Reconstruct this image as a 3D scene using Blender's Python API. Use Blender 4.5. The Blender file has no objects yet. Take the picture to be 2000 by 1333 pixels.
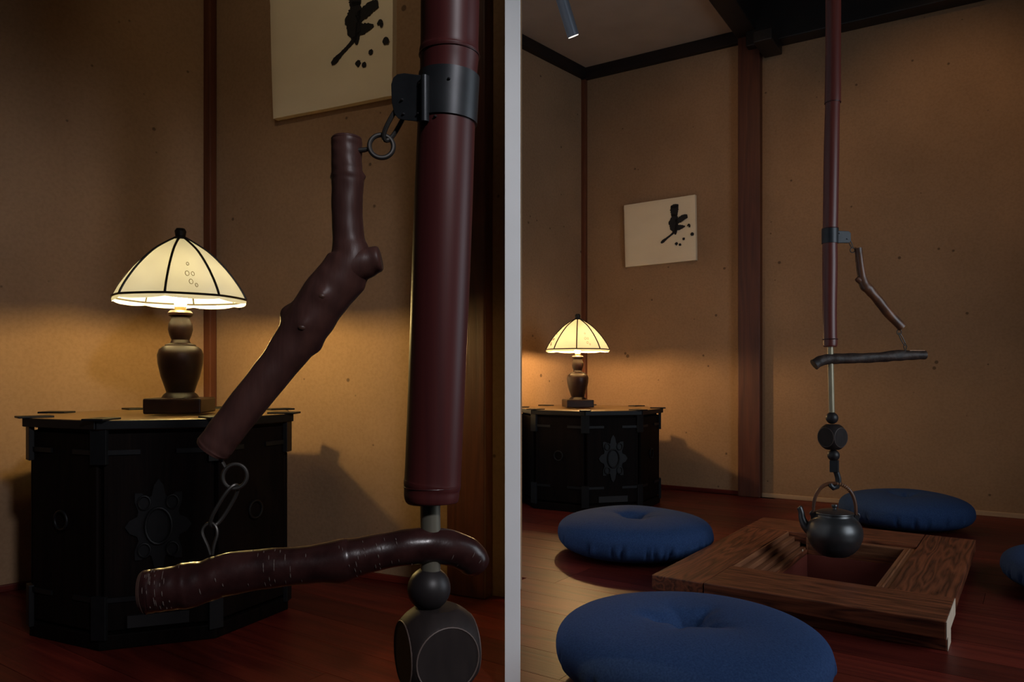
import bpy, bmesh, math, random
from mathutils import Vector, Matrix, Quaternion
random.seed(7)
SC = bpy.context.scene
COL = SC.collection
# ------------------------------------------------------------------ camera
F, HZ, CH = 1474.0, 735.0, 0.63          # focal length (px of a 2000 px wide frame), eye line row, camera height
cam = bpy.data.cameras.new('camera'); cam_o = bpy.data.objects.new('camera', cam); COL.objects.link(cam_o)
cam.sensor_fit = 'HORIZONTAL'; cam.sensor_width = 36.0; cam.lens = 36.0 * F / 2000.0
cam.shift_y = (HZ - 666.5) / 2000.0
cam.clip_start = 0.02; cam.clip_end = 50
cam_o.location = (0, 0, CH); cam_o.rotation_euler = (math.pi / 2, 0, 0)
SC.camera = cam_o
# ------------------------------------------------------------------ world, exposure, daylight
w = bpy.data.worlds.new('world'); SC.world = w; w.use_nodes = True
w.node_tree.nodes['Background'].inputs[0].default_value = (0.75, 0.85, 1.0, 1)
w.node_tree.nodes['Background'].inputs[1].default_value = 0.010
SC.view_settings.view_transform = 'Standard'; SC.view_settings.look = 'None'
SC.view_settings.exposure = 0.0; SC.view_settings.gamma = 1.0
try: SC.view_settings.use_curve_mapping = False
except Exception: pass

U2 = Vector((0.8446, -0.5354)); V2 = Vector((0.5354, 0.8446))     # right room: along the back wall / into the wall
def light(name, kind, loc, aim, energy, color, **kw):
    d = bpy.data.lights.new(name, kind); d.energy = energy; d.color = color
    for k, v in kw.items(): setattr(d, k, v)
    o = bpy.data.objects.new(name, d); COL.objects.link(o); o.location = loc
    o.rotation_euler = (Vector(aim) - Vector(loc)).to_track_quat('-Z', 'Y').to_euler()
    return o
WARM = (1.0, 0.66, 0.36)
# daylight from the window in the right-hand wall (window opening is built below)
WIN_C = Vector((3.10, 2.80)) - V2 * 2.10
light('window_daylight', 'AREA', (WIN_C.x + U2.x * .22, WIN_C.y + U2.y * .22, 1.05),
      (WIN_C.x - U2.x * 2, WIN_C.y - U2.y * 2, 0.85), 15, (0.80, 0.90, 1.0), shape='RECTANGLE', size=1.15, size_y=1.2, spread=math.radians(140))

# ------------------------------------------------------------------ helpers
def P(px, py, d):                        # a point at depth d seen at a pixel
    return Vector(((px - 1000) / F * d, d, CH + (HZ - py) / F * d))
def link(o, parent=None):
    COL.objects.link(o)
    if parent: o.parent = parent
    return o
def tag(o, label=None, cat=None, group=None, kind=None):
    if label: o['label'] = label
    if cat: o['category'] = cat
    if group: o['group'] = group
    if kind: o['kind'] = kind
    return o
def empty(name, loc, rz=0.0):
    o = bpy.data.objects.new(name, None); o.location = loc; o.rotation_euler = (0, 0, rz); o.empty_display_size = .05
    return link(o)
def world_of(o):
    b = Matrix.LocRotScale(o.location, o.rotation_euler, None)
    return world_of(o.parent) @ o.matrix_parent_inverse @ b if o.parent else b
class MB:
    def __init__(s): s.v = []; s.f = []
    def add(s, vs, fs):
        n = len(s.v); s.v += [tuple(v) for v in vs]; s.f += [tuple(i + n for i in f) for f in fs]; return s
    def box(s, c, size, rz=0.0, m=None):
        hx, hy, hz = [a / 2 for a in size]; R = m or Matrix.Rotation(rz, 3, 'Z'); c = Vector(c)
        vs = [c + R @ Vector((x * hx, y * hy, z * hz)) for z in (-1, 1) for y in (-1, 1) for x in (-1, 1)]
        return s.add(vs, [(0, 2, 3, 1), (4, 5, 7, 6), (0, 1, 5, 4), (2, 6, 7, 3), (0, 4, 6, 2), (1, 3, 7, 5)])
    def prism(s, pts, z0, z1):
        n = len(pts)
        vs = [(p[0], p[1], z0) for p in pts] + [(p[0], p[1], z1) for p in pts]
        return s.add(vs, [tuple(range(n - 1, -1, -1)), tuple(range(n, 2 * n))] + [(i, (i + 1) % n, n + (i + 1) % n, n + i) for i in range(n)])
    def lathe(s, prof, seg=32, c=(0, 0, 0)):
        vs = []; k = len(prof)
        for i in range(seg):
            a = 2 * math.pi * i / seg
            for r, z in prof: vs.append((c[0] + max(r, 1e-5) * math.cos(a), c[1] + max(r, 1e-5) * math.sin(a), c[2] + z))
        fs = [(i * k + j, ((i + 1) % seg) * k + j, ((i + 1) % seg) * k + j + 1, i * k + j + 1) for i in range(seg) for j in range(k - 1)]
        return s.add(vs, fs)
    def tube(s, pts, rad, seg=16, closed=False, caps=True, flat=None):
        pts = [Vector(p) for p in pts]; n = len(pts)
        if not isinstance(rad, (list, tuple)): rad = [rad] * n
        T = []
        for i in range(n):
            a = pts[(i - 1) % n] if closed or i else pts[0]; b = pts[(i + 1) % n] if closed or i < n - 1 else pts[-1]
            T.append((b - a).normalized())
        nrm = T[0].orthogonal().normalized() if flat is None else (Vector(flat) - T[0] * T[0].dot(Vector(flat))).normalized()
        vs = []
        for i in range(n):
            if i:
                q = T[i - 1].rotation_difference(T[i]); nrm = q @ nrm
            bn = T[i].cross(nrm)
            for k in range(seg):
                a = 2 * math.pi * k / seg
                vs.append(pts[i] + (nrm * math.cos(a) + bn * math.sin(a)) * rad[i])
        fs = []
        m = n if closed else n - 1
        for i in range(m):
            i2 = (i + 1) % n
            for k in range(seg):
                k2 = (k + 1) % seg
                fs.append((i * seg + k, i * seg + k2, i2 * seg + k2, i2 * seg + k))
        if caps and not closed:
            fs.append(tuple(range(seg - 1, -1, -1))); fs.append(tuple((n - 1) * seg + k for k in range(seg)))
        return s.add(vs, fs)
    def build(s, name, m, parent=None, smooth=0.6, bevel=0.0, world=True):
        me = bpy.data.meshes.new(name); me.from_pydata(s.v, [], s.f)
        bm = bmesh.new(); bm.from_mesh(me)
        bmesh.ops.recalc_face_normals(bm, faces=bm.faces)
        bm.to_mesh(me); bm.free()
        if smooth:
            for p in me.polygons: p.use_smooth = True
            try: me.set_sharp_from_angle(angle=smooth)
            except Exception: pass
        me.materials.append(m)
        o = bpy.data.objects.new(name, me); link(o, parent)
        if parent and world:
            pm = world_of(parent)
            o.matrix_parent_inverse = pm.inverted()
        if bevel:
            b = o.modifiers.new('bevel', 'BEVEL'); b.width = bevel; b.segments = 2; b.limit_method = 'ANGLE'
        return o
def spline(pts, n):                       # Catmull-Rom through tuples of any length
    out = []; k = len(pts)
    for i in range(k - 1):
        p0 = pts[max(i - 1, 0)]; p1 = pts[i]; p2 = pts[i + 1]; p3 = pts[min(i + 2, k - 1)]
        for j in range(n):
            t = j / n
            out.append(tuple(.5 * (2 * b + (c - a) * t + (2 * a - 5 * b + 4 * c - d) * t * t + (3 * b - a - 3 * c + d) * t ** 3) for a, b, c, d in zip(p0, p1, p2, p3)))
    out.append(tuple(pts[-1])); return out
def torus_pts(c, r1, r2, ax1, ax2, n=24):
    ax1 = Vector(ax1).normalized(); ax2 = Vector(ax2).normalized(); c = Vector(c)
    return [c + ax1 * (r1 * math.cos(2 * math.pi * i / n)) + ax2 * (r2 * math.sin(2 * math.pi * i / n)) for i in range(n)]

# ------------------------------------------------------------------ materials
def mat(name, col, rough=.5, metal=0.0, noise=None, bump=None, ramp2=None, spec=.5, coat=0.0, rnd=0.0):
    """noise=(scale xyz, detail, contrast); ramp2 = second colour"""
    m = bpy.data.materials.new(name); m.use_nodes = True; nt = m.node_tree; nd = nt.nodes; lk = nt.links
    b = nd['Principled BSDF']; b.inputs['Base Color'].default_value = (*col, 1); b.inputs['Roughness'].default_value = rough
    b.inputs['Metallic'].default_value = metal; b.inputs['Specular IOR Level'].default_value = spec
    b.inputs['Coat Weight'].default_value = coat; b.inputs['Coat Roughness'].default_value = .2
    tc = nd.new('ShaderNodeTexCoord')
    csock = None
    if noise:
        mp = nd.new('ShaderNodeMapping'); mp.inputs['Scale'].default_value = noise[0]; lk.new(tc.outputs['Object'], mp.inputs['Vector'])
        if rnd:
            oi = nd.new('ShaderNodeObjectInfo'); ml = nd.new('ShaderNodeMath'); ml.operation = 'MULTIPLY'; ml.inputs[1].default_value = 37.0
            lk.new(oi.outputs['Random'], ml.inputs[0]); cb = nd.new('ShaderNodeCombineXYZ')
            for i in range(3): lk.new(ml.outputs[0], cb.inputs[i])
            lk.new(cb.outputs[0], mp.inputs['Location'])
        n = nd.new('ShaderNodeTexNoise'); n.inputs['Scale'].default_value = 1.0; n.inputs['Detail'].default_value = noise[1]
        lk.new(mp.outputs[0], n.inputs['Vector'])
        r = nd.new('ShaderNodeValToRGB'); c = noise[2]
        r.color_ramp.elements[0].position = .5 - c; r.color_ramp.elements[1].position = .5 + c
        r.color_ramp.elements[0].color = (*col, 1); r.color_ramp.elements[1].color = (*(ramp2 or [min(1, x * 1.6) for x in col]), 1)
        lk.new(n.outputs['Fac'], r.inputs[0]); csock = r.outputs[0]
        if rnd:
            hs = nd.new('ShaderNodeHueSaturation'); mr = nd.new('ShaderNodeMapRange')
            mr.inputs[3].default_value = 1 - rnd; mr.inputs[4].default_value = 1 + rnd
            lk.new(oi.outputs['Random'], mr.inputs[0]); lk.new(mr.outputs[0], hs.inputs['Value']); lk.new(csock, hs.inputs['Color']); csock = hs.outputs[0]
        lk.new(csock, b.inputs['Base Color'])
        if bump:
            bp = nd.new('ShaderNodeBump'); bp.inputs['Strength'].default_value = bump[0]; bp.inputs['Distance'].default_value = bump[1]
            lk.new(n.outputs['Fac'], bp.inputs['Height']); lk.new(bp.outputs[0], b.inputs['Normal'])
    return m
def wood(name, dark, lite, axis=0, rings=9.0, rough=.42, grain=.6, spec=.5, rnd=.15):
    """wave grain running along local axis 0/1/2, with cathedral distortion"""
    m = bpy.data.materials.new(name); m.use_nodes = True; nt = m.node_tree; nd = nt.nodes; lk = nt.links
    b = nd['Principled BSDF']; b.inputs['Roughness'].default_value = rough; b.inputs['Specular IOR Level'].default_value = spec
    tc = nd.new('ShaderNodeTexCoord'); mp = nd.new('ShaderNodeMapping')
    s = [rings, rings, rings]; s[axis] = rings * .11; mp.inputs['Scale'].default_value = s
    oi = nd.new('ShaderNodeObjectInfo'); ml = nd.new('ShaderNodeMath'); ml.operation = 'MULTIPLY'; ml.inputs[1].default_value = 53.0
    lk.new(oi.outputs['Random'], ml.inputs[0]); cb = nd.new('ShaderNodeCombineXYZ')
    for i in range(3): lk.new(ml.outputs[0], cb.inputs[i])
    lk.new(cb.outputs[0], mp.inputs['Location']); lk.new(tc.outputs['Object'], mp.inputs['Vector'])
    n1 = nd.new('ShaderNodeTexNoise'); n1.inputs['Scale'].default_value = .9; n1.inputs['Detail'].default_value = 2; lk.new(mp.outputs[0], n1.inputs['Vector'])
    mu = nd.new('ShaderNodeMath'); mu.operation = 'MULTIPLY'; mu.inputs[1].default_value = 9.0; lk.new(n1.outputs['Fac'], mu.inputs[0])
    fr = nd.new('ShaderNodeMath'); fr.operation = 'PINGPONG'; fr.inputs[1].default_value = .5; lk.new(mu.outputs[0], fr.inputs[0])
    mp2 = nd.new('ShaderNodeMapping'); s2 = [220.0] * 3; s2[axis] = 5.0; mp2.inputs['Scale'].default_value = s2; lk.new(tc.outputs['Object'], mp2.inputs['Vector'])
    n2 = nd.new('ShaderNodeTexNoise'); n2.inputs['Scale'].default_value = 1.0; n2.inputs['Detail'].default_value = 3; lk.new(mp2.outputs[0], n2.inputs['Vector'])
    ad = nd.new('ShaderNodeMath'); ad.operation = 'MULTIPLY_ADD'; ad.inputs[1].default_value = 1.1 * grain; lk.new(fr.outputs[0], ad.inputs[0])
    m2 = nd.new('ShaderNodeMath'); m2.operation = 'MULTIPLY'; m2.inputs[1].default_value = .75; lk.new(n2.outputs['Fac'], m2.inputs[0]); lk.new(m2.outputs[0], ad.inputs[2])
    r = nd.new('ShaderNodeValToRGB'); r.color_ramp.elements[0].position = .22; r.color_ramp.elements[1].position = .95
    r.color_ramp.elements[0].color = (*dark, 1); r.color_ramp.elements[1].color = (*lite, 1); lk.new(ad.outputs[0], r.inputs[0])
    hs = nd.new('ShaderNodeHueSaturation'); mr = nd.new('ShaderNodeMapRange'); mr.inputs[3].default_value = 1 - rnd; mr.inputs[4].default_value = 1 + rnd
    lk.new(oi.outputs['Random'], mr.inputs[0]); lk.new(mr.outputs[0], hs.inputs['Value']); lk.new(r.outputs[0], hs.inputs['Color']); lk.new(hs.outputs[0], b.inputs['Base Color'])
    bp = nd.new('ShaderNodeBump'); bp.inputs['Strength'].default_value = .35; bp.inputs['Distance'].default_value = .0012
    lk.new(ad.outputs[0], bp.inputs['Height']); lk.new(bp.outputs[0], b.inputs['Normal'])
    return m
def plaster(name, col, fleck):
    m = bpy.data.materials.new(name); m.use_nodes = True; nt = m.node_tree; nd = nt.nodes; lk = nt.links
    b = nd['Principled BSDF']; b.inputs['Roughness'].default_value = .95; b.inputs['Specular IOR Level'].default_value = .12
    tc = nd.new('ShaderNodeTexCoord')
    n1 = nd.new('ShaderNodeTexNoise'); n1.inputs['Scale'].default_value = 2.2; n1.inputs['Detail'].default_value = 5
    n2 = nd.new('ShaderNodeTexNoise'); n2.inputs['Scale'].default_value = 95; n2.inputs['Detail'].default_value = 3
    vo = nd.new('ShaderNodeTexVoronoi'); vo.inputs['Scale'].default_value = 16
    for x in (n1, n2, vo): lk.new(tc.outputs['Object'], x.inputs['Vector'])
    r1 = nd.new('ShaderNodeValToRGB'); r1.color_ramp.elements[0].position = .3; r1.color_ramp.elements[1].position = .7
    r1.color_ramp.elements[0].color = (*[c * .86 for c in col], 1); r1.color_ramp.elements[1].color = (*[c * 1.1 for c in col], 1)
    lk.new(n1.outputs['Fac'], r1.inputs[0])
    r2 = nd.new('ShaderNodeValToRGB'); r2.color_ramp.elements[0].position = .33; r2.color_ramp.elements[1].position = .6
    r2.color_ramp.elements[0].color = (.89, .88, .87, 1); r2.color_ramp.elements[1].color = (1, 1, 1, 1); lk.new(n2.outputs['Fac'], r2.inputs[0])
    mx = nd.new('ShaderNodeMix'); mx.data_type = 'RGBA'; mx.blend_type = 'MULTIPLY'; mx.inputs[0].default_value = 1
    lk.new(r1.outputs[0], mx.inputs[6]); lk.new(r2.outputs[0], mx.inputs[7])
    # straw flecks: small voronoi dots of uneven size
    n3 = nd.new('ShaderNodeTexNoise'); n3.inputs['Scale'].default_value = 7; lk.new(tc.outputs['Object'], n3.inputs['Vector'])
    sub = nd.new('ShaderNodeMath'); sub.operation = 'MULTIPLY_ADD'; sub.inputs[1].default_value = -.50; sub.inputs[2].default_value = .305; lk.new(n3.outputs['Fac'], sub.inputs[0])
    lt = nd.new('ShaderNodeMath'); lt.operation = 'SUBTRACT'; lk.new(sub.outputs[0], lt.inputs[0]); lk.new(vo.outputs['Distance'], lt.inputs[1])
    r3 = nd.new('ShaderNodeValToRGB'); r3.color_ramp.elements[0].position = 0.0; r3.color_ramp.elements[1].position = .05
    r3.color_ramp.elements[0].color = (0, 0, 0, 1); r3.color_ramp.elements[1].color = (.75, .75, .75, 1); lk.new(lt.outputs[0], r3.inputs[0])
    mf = nd.new('ShaderNodeMix'); mf.data_type = 'RGBA'; lk.new(r3.outputs[0], mf.inputs[0]); lk.new(mx.outputs[2], mf.inputs[6]); mf.inputs[7].default_value = (*fleck, 1)
    lk.new(mf.outputs[2], b.inputs['Base Color'])
    bp = nd.new('ShaderNodeBump'); bp.inputs['Strength'].default_value = .3; bp.inputs['Distance'].default_value = .0015
    lk.new(n2.outputs['Fac'], bp.inputs['Height']); lk.new(bp.outputs[0], b.inputs['Normal'])
    return m
def emit(name, col, s):
    m = bpy.data.materials.new(name); m.use_nodes = True; nt = m.node_tree; b = nt.nodes['Principled BSDF']
    b.inputs['Base Color'].default_value = (.8, .8, .8, 1); b.inputs['Emission Color'].default_value = (*col, 1); b.inputs['Emission Strength'].default_value = s
    return m
def milk_glass(name, col, tr):
    m = bpy.data.materials.new(name); m.use_nodes = True; nt = m.node_tree; nd = nt.nodes; lk = nt.links; nd.clear()
    out = nd.new('ShaderNodeOutputMaterial'); d = nd.new('ShaderNodeBsdfDiffuse'); t = nd.new('ShaderNodeBsdfTranslucent'); g = nd.new('ShaderNodeBsdfGlossy')
    tc = nd.new('ShaderNodeTexCoord'); n = nd.new('ShaderNodeTexNoise'); n.inputs['Scale'].default_value = 18; n.inputs['Detail'].default_value = 4; lk.new(tc.outputs['Object'], n.inputs['Vector'])
    r = nd.new('ShaderNodeValToRGB'); r.color_ramp.elements[0].position = .3; r.color_ramp.elements[1].position = .7
    r.color_ramp.elements[0].color = (*[c * tr * .8 for c in col], 1); r.color_ramp.elements[1].color = (*[c * tr for c in col], 1); lk.new(n.outputs['Fac'], r.inputs[0]); lk.new(r.outputs[0], t.inputs[0])
    d.inputs[0].default_value = (*[c * .55 for c in col], 1); g.inputs['Roughness'].default_value = .15
    a = nd.new('ShaderNodeAddShader'); lk.new(d.outputs[0], a.inputs[0]); lk.new(t.outputs[0], a.inputs[1])
    mx = nd.new('ShaderNodeMixShader'); mx.inputs[0].default_value = .03; lk.new(a.outputs[0], mx.inputs[1]); lk.new(g.outputs[0], mx.inputs[2]); lk.new(mx.outputs[0], out.inputs[0])
    return m
M = {}
M['wall'] = plaster('sand_plaster', (.33, .205, .118), (.07, .045, .028))
M['ceil'] = mat('ceiling_paper', (.36, .28, .22), .9, noise=((6, 6, 6), 4, .3), ramp2=(.42, .33, .26), spec=.1)
M['white'] = mat('white_plaster', (.84, .84, .83), .85, noise=((9, 9, 9), 4, .3), ramp2=(.90, .90, .90), spec=.2)
M['floor'] = wood('red_floorboard', (.060, .006, .005), (.155, .020, .011), 0, 7, .44, .6, .28, .30)
M['subfloor'] = mat('subfloor', (.02, .006, .005), .8)
M['pillar'] = wood('pillar_wood', (.055, .014, .008), (.12, .034, .016), 2, 8, .45, .6)
M['trim'] = wood('dark_trim', (.010, .006, .005), (.022, .012, .009), 0, 8, .6, .5, .3)
M['cornertrim'] = wood('corner_trim', (.09, .028, .014), (.16, .055, .026), 2, 8, .5, .5, .3)
M['palebase'] = wood('pale_base', (.34, .22, .13), (.48, .33, .20), 0, 8, .6, .5, .3)
M['beam'] = mat('sooty_beam', (.006, .005, .005), .55, noise=((14, 14, 14), 4, .3), ramp2=(.014, .009, .007))
M['rafter'] = mat('brown_rafter', (.05, .024, .014), .6, noise=((14, 14, 14), 4, .3))
M['board'] = wood('hearth_board', (.026, .0075, .004), (.215, .062, .026), 0, 19, .42, .95, .4, .15)
M['boardlite'] = wood('hearth_moulding', (.12, .042, .020), (.36, .15, .07), 0, 13, .45, .6, .4, .1)
M['endgrain'] = mat('end_grain', (.50, .38, .28), .75, noise=((40, 40, 6), 4, .25), ramp2=(.64, .52, .40), spec=.2)
M['pit'] = mat('red_lacquer_lining', (.13, .028, .020), .38, noise=((5, 5, 5), 3, .3), ramp2=(.17, .04, .028))
M['ash'] = mat('ash', (.10, .09, .085), .95, noise=((30, 30, 30), 5, .3), ramp2=(.17, .155, .145), bump=(.5, .006))
M['navy'] = mat('navy_cotton', (.017, .039, .110), .92, noise=((260, 260, 260), 3, .3), ramp2=(.036, .074, .180), bump=(.35, .0008), spec=.15)
M['iron'] = mat('cast_iron', (.016, .016, .0175), .36, .0, noise=((60, 60, 60), 4, .3), ramp2=(.026, .026, .028), bump=(.12, .0004), spec=.9)
M['blackiron'] = mat('black_iron', (.020, .022, .025), .42, .5, noise=((45, 45, 45), 4, .3), ramp2=(.036, .039, .043), bump=(.2, .0004))
M['rivet'] = mat('rivet', (.16, .16, .17), .35, .9)
M['wire'] = mat('wire', (.07, .065, .06), .45, .8)
M['bamboo'] = mat('smoked_bamboo', (.036, .008, .009), .42, noise=((120, 120, 3), 5, .35), ramp2=(.078, .015, .013), bump=(.15, .0004), spec=.28)
M['bambooR'] = mat('smoked_bamboo_lit', (.070, .012, .009), .40, noise=((90, 90, 4), 5, .35), ramp2=(.125, .026, .018), spec=.5)  # same bamboo as the near pole, the redder light on it put into the colour
M['bamboo2'] = mat('smoked_bamboo_node', (.026, .005, .005), .4, noise=((60, 60, 60), 4, .3))
M['branch'] = mat('peeled_branch', (.040, .018, .016), .44, noise=((110, 110, 16), 6, .28), ramp2=(.080, .033, .026), bump=(.5, .0012), spec=.25)
M['branchR'] = mat('peeled_branch_tan', (.030, .015, .010), .40, noise=((26, 26, 14), 4, .22), ramp2=(.165, .058, .022), bump=(.25, .0008), spec=.5)
M['knot'] = mat('branch_knot', (.075, .032, .02), .5, noise=((120, 120, 120), 4, .3), ramp2=(.04, .018, .012))
M['cherry'] = mat('cherry_bark', (.015, .005, .005), .28, noise=((70, 9, 70), 5, .22), ramp2=(.034, .012, .011), bump=(.4, .0012), spec=.4)
M['bark'] = mat('rough_bark', (.008, .004, .003), .6, noise=((60, 60, 60), 6, .25), ramp2=(.045, .022, .014), bump=(.8, .003))
M['lenticel'] = mat('lenticel', (.075, .05, .042), .7)
M['cutend'] = mat('cut_end', (.05, .024, .018), .6, noise=((90, 90, 90), 4, .3))
M['cutlite'] = mat('whittled_face', (.26, .13, .06), .5, noise=((90, 90, 90), 4, .3))
M['rod'] = mat('aged_brass', (.34, .29, .19), .38, .25, noise=((80, 80, 20), 4, .3), ramp2=(.24, .20, .125))
M['rodL'] = mat('tarnished_brass', (.12, .11, .085), .45, .4, noise=((80, 80, 20), 4, .3), ramp2=(.17, .155, .115))
M['ball'] = mat('dark_turned_wood', (.013, .0105, .011), .45, noise=((60, 60, 60), 3, .3), ramp2=(.020, .016, .016), spec=.35)
M['disc'] = mat('block_face', (.014, .010, .0098), .6, noise=((120, 30, 30), 4, .3), ramp2=(.024, .017, .0155), spec=.2)
M['discline'] = mat('block_highlight', (.10, .07, .06), .5)  # paler than the block: the highlight along its edges is put into the colour
M['lampwood'] = mat('lamp_wood', (.010, .004, .003), .38, noise=((20, 20, 60), 4, .3), ramp2=(.022, .008, .005), spec=.25)
M['came'] = mat('lead_came', (.012, .010, .009), .5, .3)
M['glassR'] = milk_glass('cream_glass', (1.0, .95, .80), .075)
M['glassL'] = milk_glass('cream_glass_close', (.90, 1.0, 1.2), .058)
M['sprig'] = mat('painted_sprig', (.20, .17, .12), .6)
M['bulbR'] = emit('bulb_glow', (1.0, .62, .26), 1150)
M['bulbL'] = emit('bulb_glow_close', (1.0, .69, .24), 850)
M['socket'] = mat('brass_socket', (.45, .32, .14), .35, .8)
M['chest'] = wood('black_lacquer_chest', (.004, .003, .003), (.010, .006, .005), 2, 8, .6, .5, .04)
M['chesttop'] = wood('chest_top', (.11, .062, .026), (.19, .115, .05), 0, 8, .33, .5, .5)
M['fitting'] = mat('chest_iron_fitting', (.006, .0065, .0075), .5, .2, noise=((50, 50, 50), 4, .3), ramp2=(.010, .010, .011), spec=.25)
M['canvas'] = mat('canvas_cloth', (.78, .67, .48), .85, noise=((3, 9, 9), 4, .3), ramp2=(.86, .75, .55), bump=(.5, .008), spec=.15)
M['ink'] = mat('ink', (.006, .005, .006), .7)
M['tin'] = mat('spot_enamel', (.20, .22, .26), .35, .3)
M['lens'] = emit('spot_lens', (1.0, .93, .82), 1.2)
M['frame'] = wood('window_wood', (.10, .05, .03), (.16, .08, .045), 0, 8, .5)
M['pane'] = None

# ================================================================== THE SETTING
def structure(o, label=None): o['kind'] = 'structure'; return tag(o, label)
CEIL = 2.45
# --- right room plan (metres): corner, back wall, side wall, right wall
COR = Vector((.4267, 4.491))
def W(s, off=0.0): return Vector((.823, 4.24)) + U2 * s - V2 * off         # point on back wall at s, off into the room
def s_at(px, off=0.0):
    k = (px - 1000) / F; q = Vector((.823, 4.24)) - V2 * off
    return (k * q.y - q.x) / (U2.x - k * U2.y)
S0 = (COR - Vector((.823, 4.24))).dot(U2); S1 = 2.70
def wall(name, a, b, z0, z1, m, th=.10, back=None, label=None):
    a = Vector(a); b = Vector(b); d = (b - a).normalized(); n = Vector((-d.y, d.x))
    if n.dot(Vector(back)) < 0: n = -n
    o = MB().prism([a, b, b + n * th, a + n * th], z0, z1).build(name, m, smooth=0)
    return structure(o, label)
wall('wall_back', W(S0 - .12), W(S1 + .12), 0, 3.2, M['wall'], back=V2, label='sand-coloured plaster wall behind the hearth and hanging kettle')
SIDE_END = Vector((.0165, 4.018))
wall('wall_inner', COR, SIDE_END, 0, CEIL + .1, M['wall'], back=(-.7, .7), label='sand plaster side wall meeting the corner behind the chest, right view')
# right wall with a real window opening (outside the picture)
wr0 = Vector((3.10, 2.80)); wa, wb = 1.45, 2.75; zs, zt = .35, 1.75
rw = MB()
def rpanel(t0, t1, z0, z1):
    a = wr0 - V2 * t0; b = wr0 - V2 * t1
    rw.prism([a, b, b + U2 * .1, a + U2 * .1], z0, z1)
rpanel(-.1, wa, 0, 3.2); rpanel(wb, 3.6, 0, 3.2); rpanel(wa, wb, 0, zs); rpanel(wa, wb, zt, 3.2)
structure(rw.build('wall_right', M['wall'], smooth=0))
wf = MB()
ang = math.atan2(-V2.y, -V2.x)
def wbar(t0, t1, z0, z1, th=.05):
    a = wr0 - V2 * t0 + U2 * .02; b = wr0 - V2 * t1 + U2 * .02
    wf.prism([a, b, b + U2 * th, a + U2 * th], z0, z1)
wbar(wa, wb, zs, zs + .04); wbar(wa, wb, zt - .04, zt); wbar(wa, wa + .04, zs, zt); wbar(wb - .04, wb, zs, zt)
wbar((wa + wb) / 2 - .012, (wa + wb) / 2 + .012, zs, zt, .03); wbar(wa, wb, (zs + zt) / 2 - .01, (zs + zt) / 2 + .01, .03)
structure(wf.build('window_1', M['frame'], smooth=0))
# --- left room plan
LC = Vector((-1.052, 2.65)); LA = Vector((.899, -.438)); LB = Vector((-.70, -.714))
def LW(t, off=0.0):                       # on the wall that carries the picture; off into the room
    n = Vector((-.438, -.899)); return LC + LA * t + n * off
LEND = (-.0145 - LC.x) / LA.x
wall('wall_center', LC, LW(LEND), 0, CEIL + .1, M['wall'], back=(.4, .9), label='sand plaster wall carrying the ink picture, left view')
wall('wall_left', LC, LC + LB * 2.6, 0, CEIL + .1, M['wall'], back=(-.7, .7), label='sand plaster wall behind the glowing lamp, far left')
# --- added partition filling the white gap between the two views, seen end-on
structure(MB().prism([(-.0145, 1.5), (.0165, 1.5), (.0165, 4.018), (-.0145, 4.018)], 0, CEIL).build('wall_partition', M['white'], smooth=0, bevel=.001),
          'thin white added partition seen end-on, filling the gap between the two dim rooms')
# --- ceilings
def B1(t, off=0): return Vector((1.183, 3.963)) - V2 * t + U2 * off
kk = (1.183 - .016) / V2.x
structure(MB().prism([COR, W(s_at(1441)), B1(0), B1(kk), SIDE_END], CEIL, CEIL + .04).build('ceiling', M['ceil'], smooth=0), 'dim brown papered ceiling above the chest corner')
structure(MB().prism([(-4, -1.2), (-.0145, -1.2), (-.0145, 4), (-4, 4)], CEIL, CEIL + .04).build('ceiling.001', M['ceil'], smooth=0))
structure(MB().prism([(-.0145, -1.2), (3.4, -1.2), (3.4, .9), (-.0145, .9)], CEIL, CEIL + .04).build('ceiling.002', M['ceil'], smooth=0))
structure(MB().prism([(-.2, .8), (3.6, .8), (3.6, 3.0), W(S1, -.1), W(.3, -.1), (-.2, 3.0)], 3.1, 3.14).build('ceiling.003', M['beam'], smooth=0))
# --- trims, posts, beams
def strip(name, a, b, z0, z1, th, m, inward, label=None):
    a = Vector(a); b = Vector(b); n = Vector(inward).normalized()
    L = (b - a).length; rz = math.atan2((b - a).y, (b - a).x)
    c = (a + b) / 2 + n * th / 2
    o = MB().box((0, 0, 0), (L, th, z1 - z0)).build(name, m, smooth=0, bevel=.002)
    o.location = (c.x, c.y, (z0 + z1) / 2); o.rotation_euler = (0, 0, rz)
    return structure(o, label)
inR = -V2
sdir = (SIDE_END - COR).normalized(); inS = Vector((-sdir.y, sdir.x))
if inS.dot(Vector((1, -1))) < 0: inS = -inS
PL0, PL1 = s_at(1446), s_at(1489)
strip('trim_1', COR, W(PL0), CEIL - .066, CEIL, .035, M['trim'], inR, 'black ceiling moulding along the wall above the ink picture')
strip('trim_2', COR, SIDE_END, CEIL - .060, CEIL, .035, M['trim'], inS, 'black ceiling moulding above the lamp, meeting the corner')
strip('baseboard_back', COR + U2 * .05, W(PL0), 0, .022, .012, M['floor'], inR)
strip('baseboard_right', W(PL1), W(S1), 0, .022, .012, M['palebase'], inR, 'thin pale strip along the foot of the wall')
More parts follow.
